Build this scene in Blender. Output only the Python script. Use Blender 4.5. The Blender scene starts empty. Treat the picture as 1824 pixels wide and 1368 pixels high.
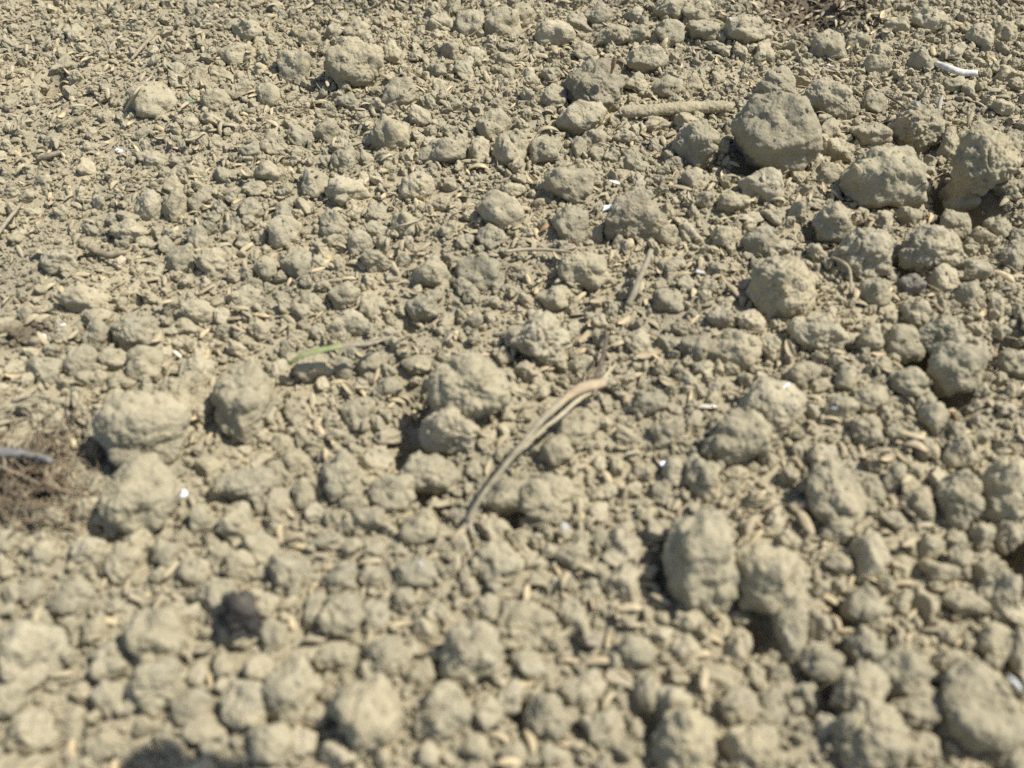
import bpy, bmesh, math, random
import numpy as np
from mathutils import Vector, Matrix, Euler, Quaternion
from mathutils.bvhtree import BVHTree

SC = bpy.context.scene
COL = SC.collection
rnd = random.Random(11)
npr = np.random.RandomState(7)

# ------------------------------------------------------------------ camera
CAM_H, PITCH, HFOV = 0.258, math.radians(47.0), math.radians(54.0)
cam_d = bpy.data.cameras.new('camera')
cam = bpy.data.objects.new('camera', cam_d); COL.objects.link(cam)
cam.location = (0, 0, CAM_H)
cam.rotation_euler = (math.pi/2 - PITCH, 0, 0)
cam_d.sensor_width = 36.0
cam_d.angle = HFOV
cam_d.clip_start = 0.005; cam_d.clip_end = 200
cam_d.dof.use_dof = True
cam_d.dof.focus_distance = 0.485
cam_d.dof.aperture_fstop = 8.5
SC.camera = cam

# ------------------------------------------------------------------ sky, sun, exposure
SUN_EL, SUN_AZ = math.radians(57), math.radians(80)      # azimuth clockwise from +Y (straight ahead)
w = bpy.data.worlds.new('World'); SC.world = w; w.use_nodes = True
nt = w.node_tree; nt.nodes.clear()
sky = nt.nodes.new('ShaderNodeTexSky'); sky.sky_type = 'NISHITA'; sky.sun_disc = False
sky.sun_elevation = SUN_EL; sky.sun_rotation = SUN_AZ
bg = nt.nodes.new('ShaderNodeBackground'); bg.inputs['Strength'].default_value = 0.10
wo = nt.nodes.new('ShaderNodeOutputWorld')
nt.links.new(sky.outputs[0], bg.inputs[0]); nt.links.new(bg.outputs[0], wo.inputs[0])
sd = bpy.data.lights.new('sun', 'SUN'); sd.energy = 4.2; sd.angle = math.radians(0.53); sd.color = (1.0, 0.965, 0.895)
sun = bpy.data.objects.new('sun', sd); COL.objects.link(sun)
sdir = Vector((math.cos(SUN_EL)*math.sin(SUN_AZ), math.cos(SUN_EL)*math.cos(SUN_AZ), math.sin(SUN_EL)))
sun.rotation_euler = sdir.to_track_quat('Z', 'Y').to_euler(); sun.location = (0.6, 0.3, 1.2)
SC.view_settings.view_transform = 'Standard'; SC.view_settings.look = 'None'
SC.view_settings.exposure = 0.54; SC.view_settings.gamma = 1.0
SC.view_settings.use_curve_mapping = False
SC.cycles.use_denoising = False
SC.cycles.max_bounces = 4; SC.cycles.diffuse_bounces = 2

# ------------------------------------------------------------------ picture geometry: photo pixel (1824 x 1368) -> place on the ground
FPX = 912/math.tan(HFOV/2)
C0 = np.array([0, 0, CAM_H])
RT = np.array([1.0, 0, 0]); FW = np.array([0, math.cos(PITCH), -math.sin(PITCH)]); UP = np.array([0, math.sin(PITCH), math.cos(PITCH)])
def ray(px, py): return FW + RT*((px-912)/FPX) + UP*((684-py)/FPX)
def on_plane(px, py, z):
    d = ray(px, py); t = (z-CAM_H)/d[2]
    return C0 + d*t, t
def to_px(p):
    v = np.asarray(p) - C0; t = v @ FW
    return 912 + FPX*(v @ RT)/t, 684 - FPX*(v @ UP)/t, t

# ------------------------------------------------------------------ noise
_perm = np.concatenate([npr.permutation(256)]*3)
_grad = npr.normal(size=(256, 3)); _grad /= np.linalg.norm(_grad, axis=1)[:, None]
def gn(p):
    i = np.floor(p).astype(np.int64); f = p - i
    u = f*f*f*(f*(f*6-15)+10)
    i &= 255
    out = np.zeros(len(p))
    for dx in (0, 1):
        wx = u[:, 0] if dx else 1-u[:, 0]
        a = _perm[(i[:, 0]+dx) & 255]
        for dy in (0, 1):
            wy = u[:, 1] if dy else 1-u[:, 1]
            b = _perm[a + ((i[:, 1]+dy) & 255)]
            for dz in (0, 1):
                wz = u[:, 2] if dz else 1-u[:, 2]
                g = _grad[_perm[b + ((i[:, 2]+dz) & 255)]]
                out += wx*wy*wz*((f[:, 0]-dx)*g[:, 0]+(f[:, 1]-dy)*g[:, 1]+(f[:, 2]-dz)*g[:, 2])
    return out*1.5
PITS = [(732, 800, 44, .016), (742, 708, 34, .013), (765, 888, 34, .012), (1728, 376, 48, .036), (1690, 330, 22, .02), (1645, 662, 30, .024), (1818, 960, 30, .02), (1815, 1010, 30, .02), (1800, 625, 26, .014), (1600, 480, 22, .012), (1450, 430, 22, .010), (1335, 300, 26, .012), (1260, 300, 18, .008), (1500, 620, 18, .008), (96, 150, 24, .018), (1690, 710, 34, .010),
        (1600, 1285, 36, .010), (1462, 1232, 34, .010), (1190, 1015, 34, .008), (1350, 1120, 34, .009), (795, 1205, 26, .007), (180, 805, 22, .008), (188, 890, 18, .008), (915, 920, 26, .006),
        (920, 1268, 20, .007), (1500, 1085, 24, .007), (1500, 1150, 22, .007), (1560, 1195, 24, .007), (1280, 815, 24, .006), (560, 185, 16, .005), (1620, 255, 26, .006), (1440, 14, 70, .012), (555, 1115, 18, .006), (725, 578, 18, .006), (1152, 1290, 26, .008)]
PITW = []
for _x, _y, _r, _d in PITS:
    _c, _t = on_plane(_x, _y, 0.0); PITW.append((_c[0], _c[1], _r*_t/FPX, _d))
def ground_z(x, y):
    x = np.atleast_1d(np.asarray(x, float)); y = np.atleast_1d(np.asarray(y, float))
    p = np.stack([x*9+3.3, y*9+1.7, np.full_like(x, .5)], 1)
    q = np.stack([x*38+9.3, y*38+4.7, np.full_like(x, 2.5)], 1)
    z = 0.0045*gn(p) + 0.0022*gn(q)
    for a, b, r, d in PITW: z -= d*np.exp(-((x-a)**2+((y-b)*.8)**2)/(r*r))
    return z

# ------------------------------------------------------------------ materials
HUMUS = []
for _x, _y, _r in ((1450, 10, 105), (45, 880, 80), (90, 800, 45), (40, 600, 45), (700, 0, 40)):
    _c, _t = on_plane(_x, _y, 0.0); HUMUS.append((float(_c[0]), float(_c[1]), float(_r*_t/FPX)))
def mat(name): 
    m = bpy.data.materials.new(name); m.use_nodes = True
    t = m.node_tree; t.nodes.clear()
    o = t.nodes.new('ShaderNodeOutputMaterial'); b = t.nodes.new('ShaderNodeBsdfPrincipled')
    t.links.new(b.outputs[0], o.inputs[0])
    b.inputs['Roughness'].default_value = 0.95
    b.inputs['Specular IOR Level'].default_value = 0.15
    return m, t, b
def N(t, kind, **kw):
    n = t.nodes.new(kind)
    for k, v in kw.items():
        if k in n.inputs: n.inputs[k].default_value = v
        else: setattr(n, k, v)
    return n
def ramp(t, src, stops):
    r = t.nodes.new('ShaderNodeValToRGB'); e = r.color_ramp.elements
    while len(e) < len(stops): e.new(0.5)
    for k, (p, c) in enumerate(stops):
        e[k].position = p; e[k].color = (*c, 1) if len(c) == 3 else c
    t.links.new(src, r.inputs[0]); return r
def mixc(t, fac, a, b, blend='MIX'):
    m = t.nodes.new('ShaderNodeMix'); m.data_type = 'RGBA'; m.blend_type = blend
    for s, v in ((0, fac), (6, a), (7, b)):
        if isinstance(v, (float, int)): m.inputs[s].default_value = v
        elif isinstance(v, tuple): m.inputs[s].default_value = (*v, 1)
        else: t.links.new(v, m.inputs[s])
    return m.outputs[2]
def soil_material(name, light, dark, pale, bump=1.0, grit=1.0):
    m, t, b = mat(name)
    pos = N(t, 'ShaderNodeNewGeometry').outputs['Position']
    def noise(sc, det=4.0, ro=0.6):
        n = N(t, 'ShaderNodeTexNoise', Scale=sc, Detail=det, Roughness=ro); t.links.new(pos, n.inputs['Vector']); return n.outputs['Fac']
    big, mid, fine = noise(28, 3), noise(190, 5, .65), noise(1500, 3, .6)
    info = N(t, 'ShaderNodeObjectInfo')
    c = ramp(t, mid, [(0.30, dark), (0.50, light), (0.72, pale)]).outputs[0]
    cb = ramp(t, big, [(0.32, (0.82, 0.83, 0.85)), (0.68, (1.10, 1.08, 1.05))]).outputs[0]
    c = mixc(t, 1.0, c, cb, 'MULTIPLY')
    cf = ramp(t, fine, [(0.28, (0.80, 0.79, 0.78)), (0.5, (1, 1, 1)), (0.74, (1.10, 1.10, 1.09))]).outputs[0]
    c = mixc(t, grit, c, cf, 'MULTIPLY')
    cr = ramp(t, info.outputs['Random'], [(0.0, (0.88, 0.88, 0.87)), (0.3, (0.97, 0.98, 0.98)), (0.6, (1, 0.99, 0.96)), (1.0, (1.13, 1.13, 1.14))]).outputs[0]
    c = mixc(t, 1.0, c, cr, 'MULTIPLY')
    # dark humus lies in a few hollows
    dn = N(t, 'ShaderNodeTexNoise', Scale=60.0, Detail=3.0); t.links.new(pos, dn.inputs['Vector'])
    for hx, hy, hr in HUMUS:
        sb = N(t, 'ShaderNodeVectorMath', operation='DISTANCE'); t.links.new(pos, sb.inputs[0]); sb.inputs[1].default_value = (hx, hy, 0)
        dv = N(t, 'ShaderNodeMath', operation='DIVIDE'); t.links.new(sb.outputs['Value'], dv.inputs[0]); dv.inputs[1].default_value = hr
        ad0 = N(t, 'ShaderNodeMath', operation='ADD'); t.links.new(dv.outputs[0], ad0.inputs[0]); t.links.new(dn.outputs['Fac'], ad0.inputs[1])
        k = ramp(t, ad0.outputs[0], [(0.0, (1, 1, 1)), (0.95, (1, 1, 1)), (1.0, (0, 0, 0))])
        mr = N(t, 'ShaderNodeMapRange'); mr.inputs['From Min'].default_value = 1.15; mr.inputs['From Max'].default_value = 1.6; mr.inputs['To Min'].default_value = .85; mr.inputs['To Max'].default_value = 0.0
        t.links.new(ad0.outputs[0], mr.inputs[0]); t.nodes.remove(k)
        c = mixc(t, mr.outputs[0], c, (0.13, 0.10, 0.066))
    t.links.new(c, b.inputs['Base Color'])
    # granular relief: half-millimetre grains and small pits
    vor = N(t, 'ShaderNodeTexVoronoi', Scale=950.0); t.links.new(pos, vor.inputs['Vector'])
    ma = N(t, 'ShaderNodeMath', operation='MULTIPLY'); ma.inputs[1].default_value = -0.55; t.links.new(vor.outputs['Distance'], ma.inputs[0])
    ad = N(t, 'ShaderNodeMath', operation='ADD'); t.links.new(ma.outputs[0], ad.inputs[0]); t.links.new(noise(620, 5, .7), ad.inputs[1])
    bp = N(t, 'ShaderNodeBump', Strength=1.0, Distance=0.00042*bump); t.links.new(ad.outputs[0], bp.inputs['Height'])
    t.links.new(bp.outputs[0], b.inputs['Normal'])
    return m
SOIL = soil_material('dry_soil', (0.366, 0.320, 0.215), (0.300, 0.261, 0.174), (0.428, 0.378, 0.260))
GROUND = soil_material('loose_earth', (0.345, 0.299, 0.204), (0.28, 0.242, 0.164), (0.405, 0.354, 0.245), bump=1.3)
DARKSOIL = soil_material('dark_gritty_soil', (0.30, 0.26, 0.178), (0.225, 0.195, 0.133), (0.365, 0.32, 0.225), bump=1.4)
GREYSTONE = soil_material('dark_pebble', (0.21, 0.19, 0.15), (0.15, 0.136, 0.108), (0.27, 0.245, 0.19), bump=1.0)
CHAR = soil_material('charcoal', (0.082, 0.075, 0.067), (0.035, 0.032, 0.03), (0.20, 0.18, 0.14), bump=2.2)
def fibre_material(name, a, b_, c_, rough=0.75, dust=0.35, scale=220, streak=8.0, trans=0.0):
    m, t, b = mat(name)
    tc = N(t, 'ShaderNodeTexCoord'); mp = N(t, 'ShaderNodeMapping'); mp.inputs['Scale'].default_value = (1.0, streak, streak)
    t.links.new(tc.outputs['Object'], mp.inputs[0])
    n = N(t, 'ShaderNodeTexNoise', Scale=scale, Detail=4.0); t.links.new(mp.outputs[0], n.inputs['Vector'])
    info = N(t, 'ShaderNodeObjectInfo')
    c = ramp(t, n.outputs['Fac'], [(0.3, a), (0.5, b_), (0.72, c_)]).outputs[0]
    c = mixc(t, 1.0, c, ramp(t, info.outputs['Random'], [(0, (0.6, 0.6, 0.6)), (0.5, (.95, .95, .95)), (1, (1.2, 1.18, 1.1))]).outputs[0], 'MULTIPLY')
    pos = N(t, 'ShaderNodeNewGeometry').outputs['Position']
    n2 = N(t, 'ShaderNodeTexNoise', Scale=420.0, Detail=4.0); t.links.new(pos, n2.inputs['Vector'])
    f = ramp(t, n2.outputs['Fac'], [(0.42, (0, 0, 0)), (0.62, (dust, dust, dust))]).outputs[0]
    c = mixc(t, f, c, (0.36, 0.31, 0.205))
    t.links.new(c, b.inputs['Base Color']); b.inputs['Roughness'].default_value = rough
    b.inputs['Specular IOR Level'].default_value = 0.3
    bp = N(t, 'ShaderNodeBump', Strength=0.6, Distance=0.0002); t.links.new(n.outputs['Fac'], bp.inputs['Height']); t.links.new(bp.outputs[0], b.inputs['Normal'])
    return m
HUSK = fibre_material('husk', (0.39, 0.30, 0.175), (0.49, 0.39, 0.235), (0.58, 0.475, 0.305), dust=0.7)
HUSKP = fibre_material('bleached_husk', (0.55, 0.50, 0.40), (0.68, 0.63, 0.52), (0.76, 0.72, 0.62), dust=0.4)
HUSKB = fibre_material('brown_husk', (0.22, 0.12, 0.055), (0.33, 0.19, 0.085), (0.43, 0.27, 0.14), dust=0.45)
HUSKG = fibre_material('weathered_husk', (0.30, 0.25, 0.155), (0.40, 0.335, 0.21), (0.48, 0.41, 0.27), dust=0.7)
STRAW = fibre_material('straw', (0.29, 0.25, 0.165), (0.39, 0.335, 0.225), (0.48, 0.415, 0.285), dust=0.7, scale=160)
SHEATH = fibre_material('sheath', (0.25, 0.18, 0.115), (0.34, 0.255, 0.165), (0.41, 0.335, 0.225), dust=0.65, scale=160)
TWIG = fibre_material('twig_bark', (0.15, 0.12, 0.08), (0.24, 0.195, 0.13), (0.33, 0.275, 0.19), dust=0.5, scale=160)
GREYWOOD = fibre_material('grey_wood', (0.14, 0.14, 0.14), (0.23, 0.225, 0.215), (0.33, 0.32, 0.30), dust=0.25, scale=160)
ROOT = fibre_material('root', (0.14, 0.085, 0.05), (0.23, 0.15, 0.09), (0.34, 0.245, 0.155), dust=0.4)
DARKROOT = fibre_material('dark_rootlet', (0.05, 0.035, 0.03), (0.085, 0.06, 0.045), (0.13, 0.1, 0.075), dust=0.25)
GREEN = fibre_material('green_blade', (0.16, 0.20, 0.06), (0.22, 0.27, 0.09), (0.31, 0.34, 0.15), rough=0.6, dust=0.5)
BARK = fibre_material('wood_chip', (0.25, 0.205, 0.14), (0.33, 0.275, 0.19), (0.40, 0.34, 0.24), dust=0.7)
WHITE = fibre_material('white_bit', (0.48, 0.48, 0.46), (0.62, 0.62, 0.60), (0.72, 0.73, 0.72), rough=0.6, dust=0.55)
TEAL = fibre_material('green_flake', (0.05, 0.14, 0.09), (0.08, 0.19, 0.12), (0.14, 0.25, 0.17), rough=0.6, dust=0.6)
mg, tg, bgm = mat('mica'); bgm.inputs['Base Color'].default_value = (0.72, 0.78, 0.86, 1); bgm.inputs['Roughness'].default_value = 0.35; bgm.inputs['Specular IOR Level'].default_value = 0.9; MICA_GLINT = mg  # the flakes' glint is put into this pale bluish base colour

# ------------------------------------------------------------------ helpers
def mesh_from(name, v, f, m, smooth=True):
    me = bpy.data.meshes.new(name)
    v = np.asarray(v, dtype=np.float32)
    if isinstance(f, np.ndarray):
        k = f.shape[1]; nf = len(f)
        me.vertices.add(len(v)); me.vertices.foreach_set('co', v.ravel())
        me.loops.add(nf*k); me.loops.foreach_set('vertex_index', f.astype(np.int32).ravel())
        me.polygons.add(nf); me.polygons.foreach_set('loop_start', np.arange(0, nf*k, k, dtype=np.int32))
        me.update(calc_edges=True)
    else:
        me.from_pydata([tuple(map(float, q)) for q in v], [], f)
    me.polygons.foreach_set('use_smooth', np.full(len(me.polygons), smooth))
    me.materials.append(m); me.update()
    return me
def link(name, me, loc=(0, 0, 0), parent=None):
    o = bpy.data.objects.new(name, me); COL.objects.link(o); o.location = loc
    if parent: o.parent = parent
    return o
def tag(o, label, cat, group=None):
    o['label'] = label; o['category'] = cat
    if group: o['group'] = group
    return o
def ico(level):
    bm = bmesh.new(); bmesh.ops.create_icosphere(bm, subdivisions=level, radius=1.0)
    bm.verts.ensure_lookup_table()
    v = np.array([q.co[:] for q in bm.verts]); f = np.array([[q.index for q in p.verts] for p in bm.faces])
    bm.free(); v /= np.linalg.norm(v, axis=1)[:, None]
    return v, f
ICO = {k: ico(k) for k in (2, 3, 4, 5, 6)}

def clod_shape(level, axes, rs, knob=1.0, blocky=0.5, fr=1.0, irr=1.15, lo=.64):
    """an irregular lump of caked earth; axes = semi-axes in metres, detail in real millimetres"""
    d, f = ICO[level]
    s = rs.uniform(0, 90, 3)
    inv = np.ones(len(d))*(0.80 + .3*(1-blocky))
    ang = rs.rand() < .65
    p = 16.0 if ang else 8.0
    if ang: knob *= .75
    inv = inv**p
    for _ in range(rs.randint(6, 11)):
        n = rs.normal(size=3); n /= np.linalg.norm(n)
        o = rs.uniform(lo, 1.02)
        inv += (np.clip(d @ n, 0, None)/o)**p
    r = inv**(-1/p)
    r *= 1 + irr*(0.20*gn(d*1.15+s) + 0.10*gn(d*2.4+s+7))
    q = d*r[:, None]
    ext = (q.max(0)-q.min(0))/2
    q = (q-(q.max(0)+q.min(0))/2)/ext*np.asarray(axes)
    R = float(np.mean(axes))
    ww = rs.uniform(0, 50, 3)
    a1 = min(0.0010, .10*R)*knob; a2 = min(0.00034, .05*R)*knob; a3 = min(.00018, .03*R)*knob
    disp = a1*(np.abs(gn(q*140*fr+ww))*2.0-.5) + a1*.45*(np.abs(gn(q*330*fr+ww+3))*2-.5)
    if level >= 4: disp += a2*(np.abs(gn(q*620+ww))*1.9-.4) - a2*2.2*np.clip(gn(q*430+ww+9)-.28, 0, None)
    if level >= 5: disp += a3*gn(q*1500+ww) 
    if level >= 5 and rs.rand() < .6:
        disp -= a1*rs.uniform(.6, 1.3)*np.exp(-(gn(q*rs.uniform(45, 80)+ww+31)/.045)**2)*np.clip(gn(q*60+ww+50)*3+.4, 0, 1)
    q = q + d*disp[:, None]
    return q, f

# ------------------------------------------------------------------ clods read off the photograph: centre x, centre y, width, height in photo pixels (tilt)
CL = """151 20 30 32;209 20 32 28;133 64 40 36;445 58 62 40;421 101 64 46;391 134 40 36;354 139 36 30;428 138 28 22;429 163 40 38;274 184 74 64;384 182 50 45;376 216 42 36;471 168 30 45;447 271 36 40;253 240 34 24;158 300 32 36;276 287 38 30;321 290 36 26;345 310 36 28;397 312 40 36;251 316 30 26;353 332 30 26;310 335 40 30;361 350 34 30;468 310 40 34;455 340 44 36;178 172 22 20;186 155 36 20;48 352 28 24;143 346 40 26;218 211 32 22;188 215 28 30;346 170 26 24;341 220 28 24;325 262 30 18;112 120 48 32;152 92 30 24;315 128 36 28;18 345 30 24;95 250 34 22;165 262 26 22;
610 32 34 20;634 54 42 40;680 34 38 32;774 18 36 24;784 45 50 44;838 46 50 52;895 42 64 56;808 10 52 26;552 74 38 38;593 60 36 42;522 121 58 62;566 132 22 20;632 116 98 80;702 97 42 42;800 92 38 44;843 100 40 34;895 108 42 32;781 127 36 32;782 155 26 32;829 128 46 28;905 137 36 28;709 172 62 62;673 190 28 32;622 183 44 36;763 182 34 28;750 210 44 40;695 240 66 66;868 172 24 20;879 230 58 62;853 272 40 52;908 268 54 60;785 274 90 50 12;821 252 38 38;747 244 26 26;726 278 30 26;489 258 44 48;533 245 46 36;583 238 46 48;607 250 30 40;610 287 44 50;650 284 28 26;482 308 50 36;456 268 28 32;563 330 50 50;618 345 75 55;511 340 36 36;742 337 60 52;916 340 40 32;480 172 40 46;521 174 26 22;
1066 29 50 40;1129 28 36 30;1195 18 60 40;1242 24 50 40;1253 56 56 36;1334 55 86 50;1192 62 50 44;1092 66 60 40;1132 66 44 34;990 60 70 44;1032 45 46 28;957 86 28 26;930 30 44 46;1040 95 40 34;1152 108 70 44;1318 92 28 28;1274 84 40 24;1358 95 44 34;1056 156 98 88;1132 150 46 38;939 142 36 34;979 134 44 34;987 174 44 44;942 174 36 34;1189 158 50 36;1231 153 40 34;1037 217 86 56 8;1063 250 46 36;1114 245 42 32;1095 216 26 24;1172 221 44 32;1221 218 44 36;1245 258 86 78;1287 263 28 40;1305 232 28 34;971 268 60 46;921 263 40 56;1029 266 42 28;1134 292 42 32;1089 279 26 28;1000 295 28 22;1013 332 82 62;1205 292 28 24;1137 334 34 30;1239 321 46 40;1184 322 30 20;
1476 82 64 50;1525 75 40 40;1572 95 34 34;1655 40 60 46;1747 66 44 50;1597 48 40 30;1383 152 70 56;1480 180 92 64 -12;1632 232 86 84;1380 245 140 132;1478 231 44 36;1550 240 66 42;1492 270 50 46;1557 185 40 44;1575 322 145 108 -10;1755 292 104 104;1735 243 60 40;1712 352 62 54;1690 262 40 60;1480 312 50 40;1450 287 36 30;1358 335 80 58;1560 120 50 30;1725 160 36 30;1790 134 40 30;1700 152 40 34;1810 265 40 60;1700 95 44 34;1640 110 46 34;1790 60 40 44;1780 190 44 36;
266 370 48 52;313 368 44 56;352 361 38 38;392 372 36 28;443 376 42 42;418 406 40 36;226 388 40 30;232 414 60 40;276 414 30 22;257 432 30 22;354 430 36 50;324 462 50 50;377 468 54 50;475 480 46 46;456 458 30 26;366 505 28 26;445 503 24 22;333 502 32 24;105 468 64 44;184 516 30 24;237 516 24 24;147 535 70 48;170 572 50 40;240 596 78 60;178 598 46 56;118 592 28 40;352 558 58 50;332 586 40 38;300 577 22 30;387 540 30 26;437 530 60 40;405 592 42 36;324 611 32 28;361 622 26 24;387 620 22 34;463 585 46 36;142 650 56 60;203 643 54 42;259 650 64 64;208 680 38 46;176 677 28 36;24 658 42 38;79 661 60 44;350 665 64 56;430 718 94 132;334 708 98 86;8 580 40 36;60 610 40 30;
508 416 54 60;503 388 42 40;542 369 46 26;595 402 46 50;597 430 36 32;632 382 28 36;676 383 44 34;721 405 46 46;640 435 48 42;674 415 46 32;893 378 76 68;876 424 54 44;826 433 30 40;800 410 34 36;771 492 64 68;855 488 72 62;884 502 40 34;529 476 50 62;558 543 44 36;613 528 54 48;666 552 44 48;624 577 70 52;753 551 54 46;655 502 36 26;568 598 38 40;542 582 26 26;560 660 66 56;658 652 42 44;605 656 46 40;838 690 138 112 -15;742 652 56 36;880 538 34 32;897 624 30 24;497 668 40 50;795 575 36 28;845 600 40 30;690 597 34 30;480 514 24 24;671 466 50 40;
1016 403 60 62;1129 390 98 82;1058 420 30 36;1184 420 50 36;1229 414 40 42;1042 482 88 64 -18;992 535 66 50 -15;960 605 106 86;940 540 38 26;1103 437 36 26;1305 363 54 44;1253 358 40 36;1337 393 48 36;1295 427 50 46;1355 432 60 56;1190 482 46 36;1224 508 34 32;1258 514 40 30;1279 482 36 32;1282 569 46 44;1337 577 46 46;1305 624 94 72 -20;1239 624 60 52;1134 611 44 46;1187 614 40 30;1213 587 40 28;1034 653 46 40;942 664 50 40;1253 658 40 32;1192 540 50 44;1345 661 24 22;1368 624 40 50;1226 680 36 30;
1491 403 76 62 -20;1539 453 90 86;1597 450 32 42;1657 445 106 74;1697 403 54 50;1775 411 46 46;1749 427 46 40;1395 512 108 102;1452 450 48 36;1560 524 54 52;1620 508 54 36;1681 503 50 58;1725 530 60 50;1778 548 36 36;1733 480 54 36;1804 458 44 50;1815 553 30 40;1636 561 54 46;1610 612 66 62;1683 600 82 72;1549 603 44 50;1455 592 100 66 -20;1507 618 60 50;1704 660 94 86;1618 684 72 50;1507 675 40 46;1431 668 60 44;1747 627 40 44;1735 588 30 28;1676 545 30 24;1573 393 46 36;1620 390 40 44;1376 388 40 36;1420 375 40 36;1778 590 40 30;1800 650 50 50;1790 330 50 40;
255 768 156 122;252 885 128 134;142 706 36 36;97 751 44 34;182 730 34 26;34 785 64 28;376 835 56 38;437 866 102 60 10;358 930 60 62;427 932 60 66;329 956 42 36;460 820 50 30;163 988 62 60;250 967 48 50;224 1004 62 70;300 996 56 62;345 1022 62 48;427 1012 60 60;390 990 50 44;148 908 60 40;87 920 56 40;184 932 26 44;130 940 30 22;55 973 36 34;13 965 50 40;79 988 54 50;166 864 36 26;68 870 60 34;466 978 60 62;318 840 26 24;
612 847 80 80;671 822 56 50;700 878 82 60;524 827 56 48;542 883 36 60;497 896 42 50;632 898 46 36;595 920 38 36;655 932 54 48;747 942 64 66;771 900 30 30;800 767 92 78;768 845 94 66;866 777 32 30;845 840 36 38;805 870 26 26;539 780 34 28;639 735 54 50;503 790 36 34;529 733 46 40;582 964 60 38;626 980 34 42;668 983 42 42;513 1020 62 62;610 1030 62 50;660 1028 48 42;742 1020 72 46;890 1005 82 72;903 885 78 58;880 945 60 40;781 977 40 36;692 693 50 40;674 756 34 30;597 780 36 36;692 780 50 30;476 740 44 40;
1030 762 74 66;990 806 60 60;980 890 104 82;1155 720 66 44;1310 783 110 96;1190 770 60 50;1203 843 44 50;1250 853 56 80;1180 880 40 36;1072 880 50 40;1063 915 44 40;1148 845 40 44;1248 1008 120 166 6;1370 1030 128 112;1115 977 56 66;1068 962 36 42;1018 996 58 46;1034 964 28 36;950 998 34 34;1105 1040 66 66;1300 872 40 40;1310 848 44 36;974 946 40 34;926 965 40 40;1115 775 40 36;1240 748 34 26;1150 1020 30 36;
1380 727 102 92;1497 730 60 48;1450 733 34 32;1550 710 60 46;1665 746 50 60;1544 767 54 50;1707 806 54 56;1462 817 50 50;1490 885 100 112;1491 943 62 50;1554 877 50 48;1591 851 40 50;1636 898 56 54;1699 890 72 98;1791 877 84 104;1741 862 34 40;1749 909 34 36;1797 951 52 62;1549 996 58 90;1494 1004 50 36;1407 972 40 50;1381 925 46 36;1712 1004 46 60;1660 977 46 44;1673 1019 60 40;1747 959 40 50;1589 927 44 34;1768 1030 60 60;1577 742 34 30;1791 727 30 34;1607 1012 36 40;1370 820 36 40;1423 806 40 30;
282 1130 112 104 -25;395 1072 72 74;197 1182 76 60;274 1222 88 90;195 1243 60 60;342 1258 78 58;442 1258 92 80;366 1300 78 46;184 1332 62 48;292 1310 36 46;60 1310 84 80;58 1166 115 110;130 1065 68 76;57 1053 50 38;18 1245 60 60;370 1132 30 30;342 1150 30 26;400 1187 46 46;353 1205 46 36;460 1197 50 60;170 1120 42 50;127 1290 50 60;147 1237 40 40;
608 1100 82 78;562 1095 44 72;602 1176 68 54;689 1174 78 72;753 1205 52 60;655 1278 118 134;789 1275 98 92;838 1168 102 118 -20;740 1155 38 36;755 1120 46 40;671 1098 50 50;720 1071 46 46;613 1348 84 54;476 1084 42 50;487 1135 44 60;524 1232 92 102;563 1278 52 44;542 1325 46 50;484 1330 84 72;935 1112 98 76;940 1184 60 62;871 1080 50 42;905 1240 60 52;868 1275 50 60;845 1337 52 48;763 1347 36 50;913 1345 52 50;
1050 1055 40 42;1021 1105 56 66;1132 1163 68 62;1037 1234 76 70;1155 1234 50 62;1198 1258 66 68;1218 1324 104 112;1074 1300 72 68;976 1282 82 82;1015 1276 34 44;979 1210 36 50;1316 1158 50 68;1279 1208 66 48;1313 1260 66 72;1337 1340 90 84;1221 1155 50 44;1231 1110 50 40;1410 1118 62 112;1100 1253 28 30;1134 1305 34 50;982 1347 52 42;1145 1337 28 40;1179 1134 36 40;1347 1203 50 36;1321 1105 40 40;
1536 1079 66 68;1541 1150 62 68;1462 1184 74 62;1528 1232 92 92;1607 1203 92 86;1631 1258 82 72;1549 1316 134 112;1747 1271 155 160;1457 1116 40 52;1781 1066 64 84;1718 1076 72 52;1649 1084 42 60;1775 1150 62 72;1607 1074 42 46;1399 1226 38 46;1436 1245 52 50;1376 1258 52 60;1633 1337 72 62;1805 1355 62 52;1694 1176 48 38;1818 1166 44 90;1736 1192 42 38"""
CLODS = []
for ent in CL.replace('\n', '').split(';'):
    q = [float(x) for x in ent.split()]
    if len(q) >= 4: CLODS.append(q + [0]*(5-len(q)))
CLODS.sort(key=lambda q: -q[2]*q[3])
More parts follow.
